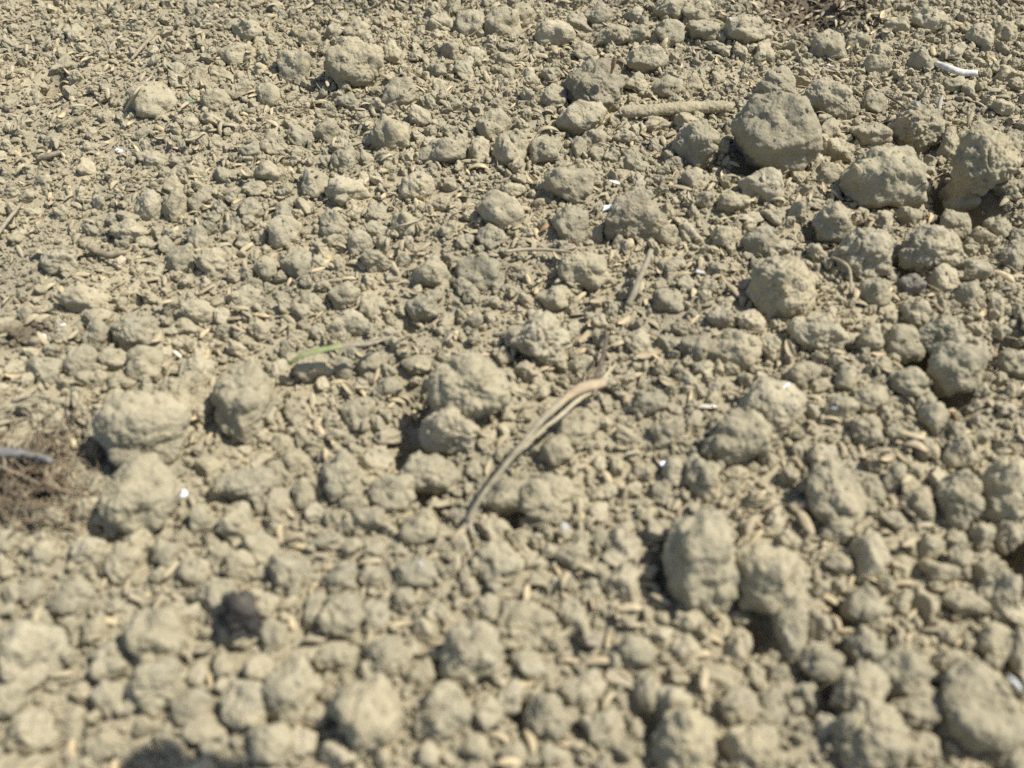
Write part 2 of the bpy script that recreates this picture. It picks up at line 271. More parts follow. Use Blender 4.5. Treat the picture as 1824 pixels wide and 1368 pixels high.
# the clods one can name by their own look: (x, y) -> label, short phrase
LAND = {
 (632,116): ('large flat-topped clod with a crisp shadow on its left, near the upper left', 'the large flat-topped clod'),
 (522,121): ('rough round clod at the left of the large flat-topped clod', 'the rough round upper-left clod'),
 (274,184): ('crumbly domed clod half buried in fine crumbs at upper left', 'the half-buried domed clod'),
 (695,240): ('rough five-sided clod with a dark left edge, upper middle', 'the five-sided clod'),
 (785,274): ('long low clod lying aslant beside the three egg-shaped clods', 'the long low slanting clod'),
 (879,230): ('smooth egg-shaped clod, top one of three leaning together', 'the top egg-shaped clod'),
 (895,42): ('broad rounded clod close to the top edge, left of the middle', 'the broad top-edge clod'),
 (1056,156): ('coarse dark-sided clod with a brown husk standing on it', 'the clod topped by brown husk'),
 (1037,217): ('blocky ridged clod under the clod topped by a brown husk', 'the blocky ridged clod'),
 (1245,258): ('lumpy clod with a bulge on its right, under the dirt-caked stick', 'the lumpy clod under the stick'),
 (1380,245): ('very large rounded clod, the biggest in the upper right', 'the biggest upper-right clod'),
 (1334,55): ('wide rough clod at the edge of the dark husk-strewn hollow', 'the wide hollow-edge clod'),
 (1480,180): ('wide smooth clod right above the biggest upper-right clod', 'the wide smooth clod'),
 (1632,232): ('tilted clod with a broad shaded left face at upper right', 'the shade-faced tilted clod'),
 (1575,322): ('broad crusted mass of earth left of the dark hollow', 'the broad crusted mass'),
 (1755,292): ('large clod at the right edge hanging over the dark hollow', 'the clod over the dark hollow'),
 (1712,352): ('round clod sitting deep in the dark hollow near the right edge', 'the clod in the dark hollow'),
 (313,368): ('right lump of the twin clods joined with a notch', 'the right twin clod'),
 (105,468): ('low notched clod with shaded underside near the left edge', 'the low notched clod'),
 (893,378): ('smooth round-topped clod with a shaded left side, above the centre', 'the smooth round-topped clod'),
 (1129,390): ('dark gritty clod with bluish white glints on its left top', 'the glinting dark clod'),
 (1042,482): ('angular clod with an overhanging shaded lower edge left of the upright twig', 'the overhanging angular clod'),
 (960,605): ('pale star-shaped clod with a flat top above the big central clod', 'the pale star-shaped clod'),
 (771,492): ('pear-shaped clod with a shaded left foot, above the big central clod', 'the pear-shaped clod'),
 (624,577): ('wide bean-shaped clod just above the green grass blade', 'the bean-shaped clod'),
 (838,690): ('large smooth rounded clod near the centre, uppermost of three', 'the big central clod'),
 (800,767): ('round clod tucked under the big central clod', 'the tucked-under clod'),
 (768,845): ('clod with a deep black shadow beneath it, lowest of the central three', 'the black-shadow clod'),
 (1395,512): ('large round clod with a light fibrous top, right of the upright twig', 'the fibrous-topped clod'),
 (1539,453): ('large upright clod beside the broad coarse clod', 'the large upright clod'),
 (1657,445): ('broad coarse-grained clod with a shaded left end, right side', 'the broad coarse clod'),
 (1305,624): ('slanting oval clod with a dark cleft at its lower edge', 'the slanting oval clod'),
 (1683,600): ('round pitted clod above the black gap at right', 'the round pitted clod'),
 (1704,660): ('large clod with a dark underside at the black gap', 'the dark-bellied clod'),
 (1380,727): ('tall rough clod with a bluish glint on top', 'the clod with bluish glint'),
 (1310,783): ('pointed clod with a deeply shaded left face', 'the pointed shaded clod'),
 (430,718): ('tall blocky clod with a crumbly front, left of the green blade', 'the tall blocky clod'),
 (334,708): ('broad pale clod between the stacked pair and the tall blocky clod', 'the broad pale clod'),
 (255,768): ('very large rounded clod, upper of the stacked pair at left', 'the upper stacked clod'),
 (252,885): ('very large clod, lower of the stacked pair at left', 'the lower stacked clod'),
 (437,866): ('wide smooth wing-shaped clod to the right of the stacked pair', 'the wing-shaped clod'),
 (612,847): ('flat six-sided clod left of the black-shadow gap', 'the flat six-sided clod'),
 (980,890): ('faceted pale clod right of the lower end of the straw stalk', 'the faceted pale clod'),
 (1248,1008): ('tall thick clod standing upright beside the pale winged clod, lower right', 'the tall thick clod'),
 (1370,1030): ('pale winged clod right of the tall thick clod', 'the pale winged clod'),
 (1490,885): ('tall flaky clod with a bright top, right side', 'the tall flaky clod'),
 (1699,890): ('spoon-hollowed upright clod near the right edge', 'the spoon-hollowed clod'),
 (1791,877): ('big clod with a smooth shaded face at the right edge', 'the right-edge shaded clod'),
 (282,1130): ('large heart-shaped clod left of the black charcoal lump', 'the heart-shaped clod'),
 (395,1072): ('smooth bulb-shaped clod touching the black charcoal lump', 'the bulb-shaped clod'),
 (58,1166): ('wide flat pale clod at the lower left edge', 'the wide flat pale clod'),
 (524,1232): ('wide dusty clod between the charcoal lump and the pyramid clod', 'the wide dusty clod'),
 (608,1100): ('layered clod with a stepped left side, lower middle', 'the layered clod'),
 (655,1278): ('large pyramid-shaped clod near the bottom edge', 'the pyramid-shaped clod'),
 (789,1275): ('smooth round clod right of the pyramid-shaped clod', 'the smooth bottom clod'),
 (838,1168): ('tilted clod with a sharp dark shadow on its left, bottom middle', 'the sharp-shadow clod'),
 (935,1112): ('knobbly clod with a level top, right above the middle bottom clods', 'the knobbly level clod'),
 (1037,1234): ('round clod below the grey bark chip at the bottom', 'the round bark-side clod'),
 (1218,1324): ('very large clod on the bottom edge right of the middle', 'the large bottom-edge clod'),
 (1536,1079): ('upright egg-like clod with black shade on its left, lower right', 'the lower-right egg clod'),
 (1528,1232): ('long ridge-like clod with a black pocket beneath, lower right', 'the ridge-like clod'),
 (1607,1203): ('rounded clod between the ridge-like clod and the corner clod', 'the lower-right round clod'),
 (1747,1271): ('huge out-of-focus clod in the lower right corner', 'the huge corner clod'),
 (1549,1316): ('very large blurred clod at the bottom edge, lower right', 'the blurred bottom clod'),
}
DARKS = {(1129,390): DARKSOIL, (1056,156): DARKSOIL, (1620,508): GREYSTONE, (68,870): DARKSOIL}
SEEN = set((q[0], q[1]) for q in CLODS)
for k in LAND: assert k in SEEN, k

# ------------------------------------------------------------------ the ground sheet
def axis(lo, hi, step, far):
    core = np.arange(lo, hi+step/2, step)
    out = []; d = step
    x = hi
    while x < far: d *= 1.35; x += d; out.append(x)
    x = lo; low = []; d = step
    while x > -far: d *= 1.35; x -= d; low.append(x)
    return np.array(low[::-1] + list(core) + out)
gx = axis(-0.46, 0.46, 0.0025, 30); gy = axis(-0.05, 0.86, 0.0025, 30)
X, Y = np.meshgrid(gx, gy); P = np.stack([X.ravel(), Y.ravel()], 1)
near = (np.abs(P[:, 0]) < 3) & (np.abs(P[:, 1]) < 3)
Z = np.zeros(len(P)); Z[near] = ground_z(P[near, 0], P[near, 1])
Pn = np.stack([P[:, 0]*210, P[:, 1]*210, np.zeros(len(P))], 1)
Z[near] += 0.0011*gn(Pn[near]) + 0.0007*gn(Pn[near]*2.1+5)
Z -= 0.0001
nx, ny = len(gx), len(gy)
ii = (np.arange(ny-1)[:, None]*nx + np.arange(nx-1)[None, :]).ravel()
gf = np.stack([ii, ii+1, ii+nx+1, ii+nx], 1)
g = link('ground', mesh_from('ground', np.column_stack([P, Z]), gf, GROUND)); g['kind'] = 'structure'
g['label'] = 'dry tan earth under the clods and crumbs'

# ------------------------------------------------------------------ clods
R3 = np.stack([RT, UP, FW], 1)       # columns: right, up, forward
things = []                           # (object, kind, px, py, size, phrase)
extra_pts = []                        # crumb points: x,y,z, rot3, scale3, pick
bv_v, bv_f, bv_o = [], [], 0
surf = []                             # places on clod tops where crumbs and husks may rest
discs = []                            # (x, y, r) ground footprints
LAND_OBJ = []
HIGH = {(838,690): .8, (800,767): .7, (768,845): .62, (838,1168): .65, (1310,783): .62, (632,116): .6, (1056,156): .55, (1704,660): .8, (1755,292): .95, (1536,1079): .62, (1541,1150): .62, (1607,1203): .62,
        (430,718): .6, (334,708): .55, (255,768): .65, (252,885): .55, (655,1278): .55, (753,551): .6, (903,885): .6, (1248,1008): .5, (1370,1030): .6, (1632,232): .6, (1380,245): .6, (1528,1232): .7, (1462,1184): .7,
        (893,378): .55, (1129,390): .6, (1395,512): .6, (1539,453): .6, (1657,445): .6, (1683,600): .75, (960,605): .55, (1042,482): .6, (1791,877): .6, (1747,1271): .22, (1549,1316): .38, (1218,1324): .55, (274,184): .25, (695,240): .55, (112,120): .9, (1712,352): .1, (1775,411): .7, (1749,427): .6, (1697,403): .6}
def clod_pose(q):
    px, py, wd, ht, tilt = q
    z = 0.004
    for _ in range(4):
        c, t = on_plane(px, py, z)
        a, b = wd/2*t/FPX, ht/2*t/FPX
        dep = 0.5*(a+b)*1.0
        rz = math.hypot(b*UP[2], dep*FW[2])
        z = max(float(ground_z(c[0], c[1])[0]), -.004) + HIGH.get((q[0], q[1]), 0.18 if (px < 470 and py < 350) else (.45 if (px > 900 and py < 420) or px > 1400 else 0.30))*rz
    return c, a, b, dep, rz
for k, q in enumerate(CLODS):
    rs = np.random.RandomState(1000+k)
    c, a, b, dep, rz = clod_pose(q)
    dep *= rs.uniform(.85, 1.1)
    discs.append((c[0], c[1]+.12*rz, .5*(a+.5*(b+dep))))
    ct, st = math.cos(math.radians(q[4])), math.sin(math.radians(q[4]))
    Rt = R3 @ np.array([[ct, -st, 0], [st, ct, 0], [0, 0, 1]])
    if k < 300:
        level = 6 if q[2]*q[3] > 5200 else (5 if q[2]*q[3] > 1900 else 4)
        v, f = clod_shape(level, (a*1.10, b*1.14, dep*1.08), rs, knob=rs.uniform(.9, 1.35)*(1.15 if q[2]*q[3] > 5200 else 1), blocky=rs.uniform(.3, 1), lo=.78 if q[2]*q[3] > 5200 else .66)
        v = v @ Rt.T
        key = (q[0], q[1])
        o = link('soil_clod', mesh_from('soil_clod', v, f, DARKS.get(key, SOIL)), c)
        o['category'] = 'clod'; o['group'] = 'lumps of dry earth'
        if key in LAND:
            o['label'] = LAND[key][0]; LAND_OBJ.append((q[0], q[1], LAND[key][1]))
        things.append((o, 'clod', q[0], q[1], math.sqrt(q[2]*q[3]), key in LAND))
        vw = v + c
        lv = ICO[4][0] if level > 4 else None
        bv_v.append(vw); bv_f.append(f+bv_o); bv_o += len(vw)
        nrm = v/np.array([a*a, b*b, dep*dep]).mean()
        nz = v[:, 2]/np.linalg.norm(v, axis=1)
        idx = np.where(nz > .45)[0]
        nn = int(rs.poisson(5.0e4*a*b*3.5))
        for j in rs.choice(idx, min(nn, len(idx)), replace=False): surf.append((*vw[j], *(v[j]/np.linalg.norm(v[j]))))
    else:
        extra_pts.append((*c, rs.uniform(0, 6.28), rs.uniform(-.5, .5), rs.uniform(0, 6.28), a*1.15, dep*1.1, b*1.15, rs.randint(0, 8)))
BV = BVHTree.FromPolygons(np.concatenate(bv_v).tolist(), np.concatenate(bv_f).tolist(), all_triangles=True)

# ------------------------------------------------------------------ crumbs filling every gap (too many to count)
CELL = 0.0005; X0, X1, Y0, Y1 = -0.50, 0.50, 0.02, 0.82
NXc, NYc = int((X1-X0)/CELL), int((Y1-Y0)/CELL)
occ = np.zeros((NYc, NXc), bool); top = np.full((NYc, NXc), -1.0, np.float32)
def stamp(x, y, r, z=None):
    i0, i1 = int((x-r-X0)/CELL), int((x+r-X0)/CELL)+1; j0, j1 = int((y-r-Y0)/CELL), int((y+r-Y0)/CELL)+1
    i0, j0, i1, j1 = max(i0, 0), max(j0, 0), min(i1, NXc), min(j1, NYc)
    if i0 >= i1 or j0 >= j1: return
    xs = X0+(np.arange(i0, i1)+.5)*CELL-x; ys = Y0+(np.arange(j0, j1)+.5)*CELL-y
    d2 = xs[None, :]**2+ys[:, None]**2
    m = d2 < r*r
    occ[j0:j1, i0:i1] |= m
    if z is not None:
        tt = top[j0:j1, i0:i1]; h = z+np.sqrt(np.clip(r*r-d2, 0, None))
        tt[m] = np.maximum(tt[m], h[m])
for x, y, r in discs: stamp(x, y, r*.80)
clodmask = occ.copy()
def inside(x, y, m=0.0):
    return Y0+.006 < y < Y1-.006 and abs(x) < min(0.19+.46*y+m, X1-.006)
crumbs = list(extra_pts)
def scatter(n, d0, d1, keep=.8, squash=(.75, 1.1), framed=False):
    ys = npr.uniform(Y0, Y1, n); xs = npr.uniform(X0, X1, n); ds = np.exp(npr.uniform(math.log(d0), math.log(d1), n))
    ds[::-1].sort()
    gz = ground_z(xs, ys)
    ro = npr.uniform(0, 6.28, (n, 3)); sc = npr.uniform(squash[0], squash[1], (n, 3)); pk = npr.randint(0, 16, n)
    for k in range(n):
        x, y, r = xs[k], ys[k], ds[k]/2
        if not inside(x, y): continue
        if framed and y < .56:
            u, v, _ = to_px((x, y, 0))
            if not (-160 < u < 1984 and -120 < v < 1480): continue
        if r > .0017:
            u, v, _ = to_px((x, y, 0))
            fine = min(1, max(0, (560-u)/380))*min(1, max(0, (640-v)/240))
            if npr.rand() < .55*fine: continue
            if gz[k] < -.006 and npr.rand() < .8: continue
        i, j, q = int((x-X0)/CELL), int((y-Y0)/CELL), max(1, int(.5*r/CELL))
        try:
            if occ[j, i] or occ[j, i+q] or occ[j, i-q] or occ[j+q, i] or occ[j-q, i]: continue
        except IndexError: continue
        z = gz[k] + r*.30
        stamp(x, y, r*keep, z)
        crumbs.append((x, y, z, *ro[k], r*sc[k, 0], r*sc[k, 1], r*sc[k, 2]*.9, pk[k] % 8 if (r > .0018 and k % 4) else pk[k]))
# clods beyond the frame, the same kinds of lump
def in_frame(x, y):
    u, v, _ = to_px((x, y, .004)); return -30 < u < 1854 and -20 < v < 1390
for _ in range(900):
    x, y = npr.uniform(X0, X1), npr.uniform(Y0, Y1); r = math.exp(npr.uniform(math.log(.004), math.log(.011)))
    if not inside(x, y) or in_frame(x, y): continue
    i, j, q = int((x-X0)/CELL), int((y-Y0)/CELL), int(.7*r/CELL)
    if j-q < 0 or j+q >= NYc or i-q < 0 or i+q >= NXc: continue
    if occ[j, i] or occ[j, i+q] or occ[j, i-q] or occ[j+q, i] or occ[j-q, i]: continue
    stamp(x, y, r*.85, 0.0)
    crumbs.append((x, y, float(ground_z(x, y)[0])+.5*r, *npr.uniform(0, 6.28, 3), *(r*npr.uniform(.8, 1.2, 3)), npr.randint(0, 8)))
scatter(16000, .0048, .0090, .72)
scatter(45000, .0028, .0048, .70)
scatter(90000, .0016, .0030, .72)
scatter(90000, .0008, .0016, .6, framed=True)
# crumbs stuck to the tops of the clods
for s in surf:
    r = math.exp(npr.uniform(math.log(.0005), math.log(.0013)))
    if npr.rand() < .05: r *= 1.7
    crumbs.append((s[0]-s[3]*r*.2, s[1]-s[4]*r*.2, s[2]-s[5]*r*.2, *npr.uniform(0, 6.28, 3), *(r*npr.uniform(.7, 1.1, 3)), npr.randint(0, 16)))

def proto_collection(name, meshes):
    c = bpy.data.collections.new(name)
    for k, me in enumerate(meshes):
        o = bpy.data.objects.new('%s_%02d' % (name, k), me); c.objects.link(o)
    return c
def instancer(name, arr, coll, label, cat):
    arr = np.array(arr, dtype=np.float32)
    me = bpy.data.meshes.new(name); me.vertices.add(len(arr)); me.vertices.foreach_set('co', arr[:, :3].ravel())
    for nm, sl in (('rot', arr[:, 3:6]), ('scl', arr[:, 6:9])):
        at = me.attributes.new(nm, 'FLOAT_VECTOR', 'POINT'); at.data.foreach_set('vector', np.ascontiguousarray(sl).ravel())
    at = me.attributes.new('pick', 'INT', 'POINT'); at.data.foreach_set('value', arr[:, 9].astype(np.int32))
    me.update()
    o = link(name, me)
    ng = bpy.data.node_groups.new(name, 'GeometryNodeTree')
    ng.interface.new_socket('Geometry', in_out='INPUT', socket_type='NodeSocketGeometry')
    ng.interface.new_socket('Geometry', in_out='OUTPUT', socket_type='NodeSocketGeometry')
    gi = ng.nodes.new('NodeGroupInput'); go = ng.nodes.new('NodeGroupOutput')
    ip = ng.nodes.new('GeometryNodeInstanceOnPoints'); ci = ng.nodes.new('GeometryNodeCollectionInfo')
    ci.inputs['Collection'].default_value = coll; ci.inputs['Separate Children'].default_value = True; ci.inputs['Reset Children'].default_value = True
    ip.inputs['Pick Instance'].default_value = True
    def attr(nm, dt):
        a = ng.nodes.new('GeometryNodeInputNamedAttribute'); a.data_type = dt; a.inputs['Name'].default_value = nm; return a.outputs[0]
    L = ng.links.new
    e2r = ng.nodes.new('FunctionNodeEulerToRotation'); L(attr('rot', 'FLOAT_VECTOR'), e2r.inputs[0])
    L(gi.outputs[0], ip.inputs['Points']); L(ci.outputs[0], ip.inputs['Instance'])
    L(attr('pick', 'INT'), ip.inputs['Instance Index']); L(e2r.outputs[0], ip.inputs['Rotation']); L(attr('scl', 'FLOAT_VECTOR'), ip.inputs['Scale'])
    L(ip.outputs[0], go.inputs[0])
    md = o.modifiers.new('scatter', 'NODES'); md.node_group = ng
    o['kind'] = 'stuff'; o['label'] = label; o['category'] = cat
    return o
pm = []
for k in range(16):
    rs = np.random.RandomState(500+k)
    if k < 8: v, f = clod_shape(5, (.004, .004*rs.uniform(.75, 1), .004*rs.uniform(.75, 1)), rs, knob=1.3, blocky=.8, irr=1.5, lo=.6)
    else: v, f = clod_shape(4, (.004, .004*rs.uniform(.6, 1), .004*rs.uniform(.55, .95)), rs, knob=1.5, blocky=1.0, irr=2.4, lo=.45)
    pm.append(mesh_from('crumb_shape', v/.004, f, SOIL))
instancer('soil_crumbs', crumbs, proto_collection('crumb_shapes', pm), 'loose crumbs of dry tan earth filling the gaps between clods', 'soil')

# ------------------------------------------------------------------ husks
def husk_mesh(m, curl, seed):
    rs = np.random.RandomState(seed)
    nu, nv = 13, 9; vs = []
    for lay in (1.0, .82):
        for i in range(nu):
            u = -1+2*i/(nu-1)
            wd = max(0.0, 1-abs(u)**2.3)**.62
            wd = max(wd, .05)
            for j in range(nv):
                a = -1.25+2.5*j/(nv-1)
                rib = 1+.07*math.cos(a*7.5)
                y = .00135*wd*math.sin(a)/math.sin(1.25)*rib*lay
                z = .0011*wd*(math.cos(a)-.3)*rib*lay - curl*.0016*u*u + (0 if lay == 1 else -.0001)
                vs.append((.0037*u*(1+.02*lay), y + .0004*math.sin(u*2+seed), z))
    fs = []
    for lay in (0, 1):
        o = lay*nu*nv
        for i in range(nu-1):
            for j in range(nv-1):
                q = [o+i*nv+j, o+(i+1)*nv+j, o+(i+1)*nv+j+1, o+i*nv+j+1]
                fs.append(q if lay == 0 else q[::-1])
    n0 = nu*nv
    for i in range(nu-1):
        for j in (0, nv-1):
            q = [i*nv+j, (i+1)*nv+j, n0+(i+1)*nv+j, n0+i*nv+j]
            fs.append(q[::-1] if j == 0 else q)
    return mesh_from('rice_husk', vs, fs, m)
HM = {'n': [husk_mesh(HUSK, c, s) for s, c in ((1, .2), (2, .8), (3, .0))],
      'p': [husk_mesh(HUSKP, .4, 4)], 'b': [husk_mesh(HUSKB, .9, 5)], 'g': [husk_mesh(HUSKG, .3, 6), husk_mesh(HUSKG, .7, 7)]}
def ground_hit(px, py, lift=0.0):
    """where the line of sight through a photo pixel meets clods or crumbs"""
    d = ray(px, py); dv = Vector(d).normalized()
    hit = BV.ray_cast(Vector(C0), dv)
    p, t = on_plane(px, py, .002)
    for _ in range(3):
        i, j = int((p[0]-X0)/CELL), int((p[1]-Y0)/CELL)
        z = float(ground_z(p[0], p[1])[0])
        if 0 <= i < NXc and 0 <= j < NYc: z = max(z, float(top[j, i]))
        p, t = on_plane(px, py, z+.0004)
    if hit[0] is not None and hit[0].z > p[2]-.001:
        return Vector(hit[0]), Vector(hit[1])
    return Vector(p), Vector((0, 0, 1))
def lay(nrm, img_ang, pos, flip=False, roll=0.0):
    """orientation: long axis along the picture angle, resting on the surface"""
    a = math.radians(img_ang)
    # direction on the horizontal plane that projects to the picture angle
    d = Vector(RT*math.cos(a) + UP*math.sin(a))
    v = Vector(np.array(pos)-C0).normalized()
    n = (nrm*.65 + Vector((0, 0, 1))*.5).normalized()
    x = d - v*(d.dot(n)/v.dot(n))
    x.normalize(); x = (x - n*x.dot(n)).normalized()
    y = n.cross(x)
    M = Matrix((x, y, n)).transposed()
    M = M @ Matrix.Rotation(roll + (math.pi if flip else 0), 3, 'X')
    return M
HK = """932 89 30 50 n;987 92 30 -45 n;962 105 40 -10 n;976 234 42 5 n;1147 242 42 -30 n;950 326 40 -40 n;1213 340 46 -8 n;1290 316 34 -75 n;1363 179 34 -25 n;758 110 34 -50 n;717 124 30 80 p;832 134 26 -10 n;737 158 24 -30 n;642 313 30 25 n;853 301 40 0 n;771 385 34 -5 n;750 406 30 -45 n;910 406 30 5 n;845 416 24 0 n;813 598 24 70 n;884 613 30 0 b;724 624 24 35 n;582 466 50 35 n;550 503 30 85 n;953 416 32 -60 n;971 406 26 40 b;940 500 28 -55 n;1066 537 36 25 n;1113 574 34 35 n;1155 577 46 -25 g;1155 635 54 8 n;1305 521 40 -50 n;1310 482 24 10 n;1192 685 36 -10 n;1131 674 34 25 n;1237 571 28 60 n;1042 603 42 55 n;1247 469 32 75 g;271 502 34 8 n;147 492 28 10 n;371 519 36 35 n;418 571 32 10 n;366 595 32 60 n;316 632 28 -35 p;292 640 24 85 n;440 445 34 45 n;310 418 36 60 n;223 577 28 30 n;79 630 30 45 n;1523 524 34 -80 n;1591 530 28 -35 n;1670 550 38 -35 n;1486 603 24 30 n;1749 560 30 70 n;1565 632 26 5 n;1786 497 44 -30 n;1407 627 46 -60 n;134 848 26 85 n;345 782 26 60 n;389 861 32 35 n;95 898 24 60 n;726 809 50 80 n;695 709 38 -30 n;708 754 26 80 n;645 701 26 -40 n;526 959 38 20 n;895 788 38 55 n;579 809 32 -80 n;1081 854 38 -50 n;1103 869 40 -45 n;1113 714 38 -80 n;1260 727 36 5 p;1190 748 36 5 n;1226 777 36 45 n;1260 814 36 -40 n;1084 930 30 -80 n;1158 970 28 0 n;1337 938 50 60 n;1034 925 38 -70 n;1174 822 32 -60 n;1623 780 44 -10 n;1631 798 42 -15 n;1607 817 42 -40 n;1499 801 36 -70 n;1589 893 32 -60 n;1615 909 36 -40 n;1533 956 38 35 n;1570 951 42 10 n;1433 935 56 -50 n;1718 777 36 -25 n;1776 785 32 -60 n;1665 804 38 -70 n;1670 712 46 -50 b;1689 738 52 -15 b;1452 712 36 -20 n;1412 767 24 40 n;1802 1004 38 5 n;1347 927 42 75 n;229 1047 32 65 n;713 1113 38 0 n;560 1142 40 5 n;1121 1087 46 0 n;1121 1116 46 3 n;1063 1182 52 0 n;1016 1179 34 0 n;1084 1142 38 85 n;939 1060 38 80 n;910 1060 30 5 n;1268 1140 44 -25 n;1113 1203 30 -25 n;1082 1250 44 50 g;1281 1100 34 -45 n;1604 1043 52 8 n;1515 1037 26 80 n;1489 1110 38 -60 n;1623 1097 30 60 n;1510 1124 26 20 n;1602 1153 38 80 n;1620 1145 44 70 n;1462 1145 44 -20 p;1610 1113 44 -50 g;1710 1145 30 50 n;131 1330 54 85 n;255 140 30 55 n;218 90 20 10 n;263 70 24 50 n;1590 40 40 20 n;1572 30 36 50 n;1585 55 34 -5 n;1560 42 36 35 n;1440 32 28 30 n;1425 20 26 15 n;1462 25 26 -10 n;1480 38 26 -20 n;1400 40 24 40 n;1376 30 24 10 n;1500 20 26 25 n;1660 95 28 -55 n;1620 210 26 60 n;1650 330 30 -60 n;1530 300 30 -60 n;300 165 26 40 n;235 170 26 60 n;345 250 30 20 n;420 265 24 5 n;90 270 24 60 n;40 300 28 35 n;330 190 22 30 n;205 330 26 50 n;560 320 24 50 n;500 285 26 40 n;585 150 22 70 n;655 160 24 80 n"""
def husk_label(kind): return {'n': 'pale tan husk', 'p': 'bleached whitish husk', 'b': 'brown husk', 'g': 'grey weathered husk'}[kind]
hrs = random.Random(5)
def put_husk(px, py, ln, ang, kind):
    pos, nrm = ground_hit(px, py)
    t = float((np.array(pos)-C0) @ FW)
    L = ln*t/FPX
    s = min(max(L/.0074, .62), 1.35)
    o = bpy.data.objects.new('rice_husk', hrs.choice(HM[kind])); COL.objects.link(o)
    M = lay(nrm, ang, pos, flip=hrs.random() < .3, roll=hrs.uniform(-.4, .4))
    o.matrix_world = Matrix.LocRotScale(pos + nrm*.0011*s, M.to_quaternion(), (s, s*hrs.uniform(.8, 1.1), s))
    o['category'] = 'husk'; o['group'] = 'rice husks lying among the clods'
    things.append((o, 'husk_'+kind, px, py, ln, False))
    return o
for ent in HK.split(';'):
    q = ent.split(); put_husk(float(q[0]), float(q[1]), float(q[2]), float(q[3]), q[4])
nh = 0
while nh < 130:
    px, py = hrs.uniform(20, 1804), hrs.uniform(240, 1350)
    pos, nrm = ground_hit(px, py)
    if pos.z > .0065 or nrm.z < .6: continue
    if any(t[1].startswith('husk') and abs(t[2]-px)+abs(t[3]-py) < 26 for t in things): continue
    t = float((np.array(pos)-C0) @ FW)
    put_husk(px, py, hrs.uniform(.0055, .008)*FPX/t, hrs.uniform(-90, 90), hrs.choice('nnggggg')); nh += 1
# the many husks too small or too buried to count
hp = []
for _ in range(15000):
    x, y = npr.uniform(X0, X1), npr.uniform(Y0, Y1)
    if not inside(x, y): continue
    u, v, t = to_px((x, y, 0.002))
    i, j = int((x-X0)/CELL), int((y-Y0)/CELL)
    gz = float(ground_z(x, y)[0]); tz = max(gz, float(top[j, i]))
    dd = min(1.0, .62 + .6*max(0, (560-v))/520)
    if 0 < u < 1824 and 0 < v < 1368 and npr.rand() > dd*.9: continue
    if clodmask[j, i]: continue
    s = npr.uniform(.6, 1.05)
    hp.append((x, y, tz+.0008, npr.normal(0, .35)+(math.pi if npr.rand() < .3 else 0), npr.normal(0, .3), npr.uniform(0, 6.28), s, s*npr.uniform(.75, 1.05), s, npr.randint(0, 6)))
instancer('small_husks', hp, proto_collection('husk_shapes', [HM['n'][0], HM['g'][0], HM['g'][1], HM['g'][0], HM['n'][1], HM['g'][1]]), 'scattered small husks and chaff mixed into the crumbs', 'husks')

def sliver(m, seed):
    rs = np.random.RandomState(seed); vs, fs = [], []
    for i in range(7):
        u = -1+i/3; w_ = .00022*(1-.8*abs(u)**3); zz = .0006*math.sin(u*1.7+seed)+rs.normal()*.00008; yy = .0006*math.cos(u*1.3+seed*2)
        for k in range(5):
            a = 6.283*k/5; vs.append((.0042*u, yy+w_*math.cos(a), zz+.6*w_*math.sin(a)))
    for i in range(6):
        for k in range(5): fs.append([i*5+k, i*5+(k+1) % 5, i*5+5+(k+1) % 5, i*5+5+k])
    fs += [[4, 3, 2, 1, 0], [30, 31, 32, 33, 34]]
    return mesh_from('sliver', vs, fs, m)
sp_ = []
for _ in range(6500):
    x, y = npr.uniform(X0, X1), npr.uniform(Y0, Y1)
    if not inside(x, y): continue
    i, j = int((x-X0)/CELL), int((y-Y0)/CELL)
    if clodmask[j, i]: continue
    tz = max(float(ground_z(x, y)[0]), float(top[j, i])); s = npr.uniform(.4, 1.25)
    sp_.append((x, y, tz+.0006, npr.uniform(0, 6.28), npr.normal(0, .28), npr.uniform(0, 6.28), s, npr.uniform(.7, 1.5), npr.uniform(.7, 1.3), npr.randint(0, 4)))
instancer('chaff', sp_, proto_collection('chaff_shapes', [sliver(STRAW, 1), sliver(TWIG, 2), sliver(HUSK, 3), sliver(HUSKG, 4)]), 'thin slivers of chaff and straw strewn through the crumbs', 'chaff')

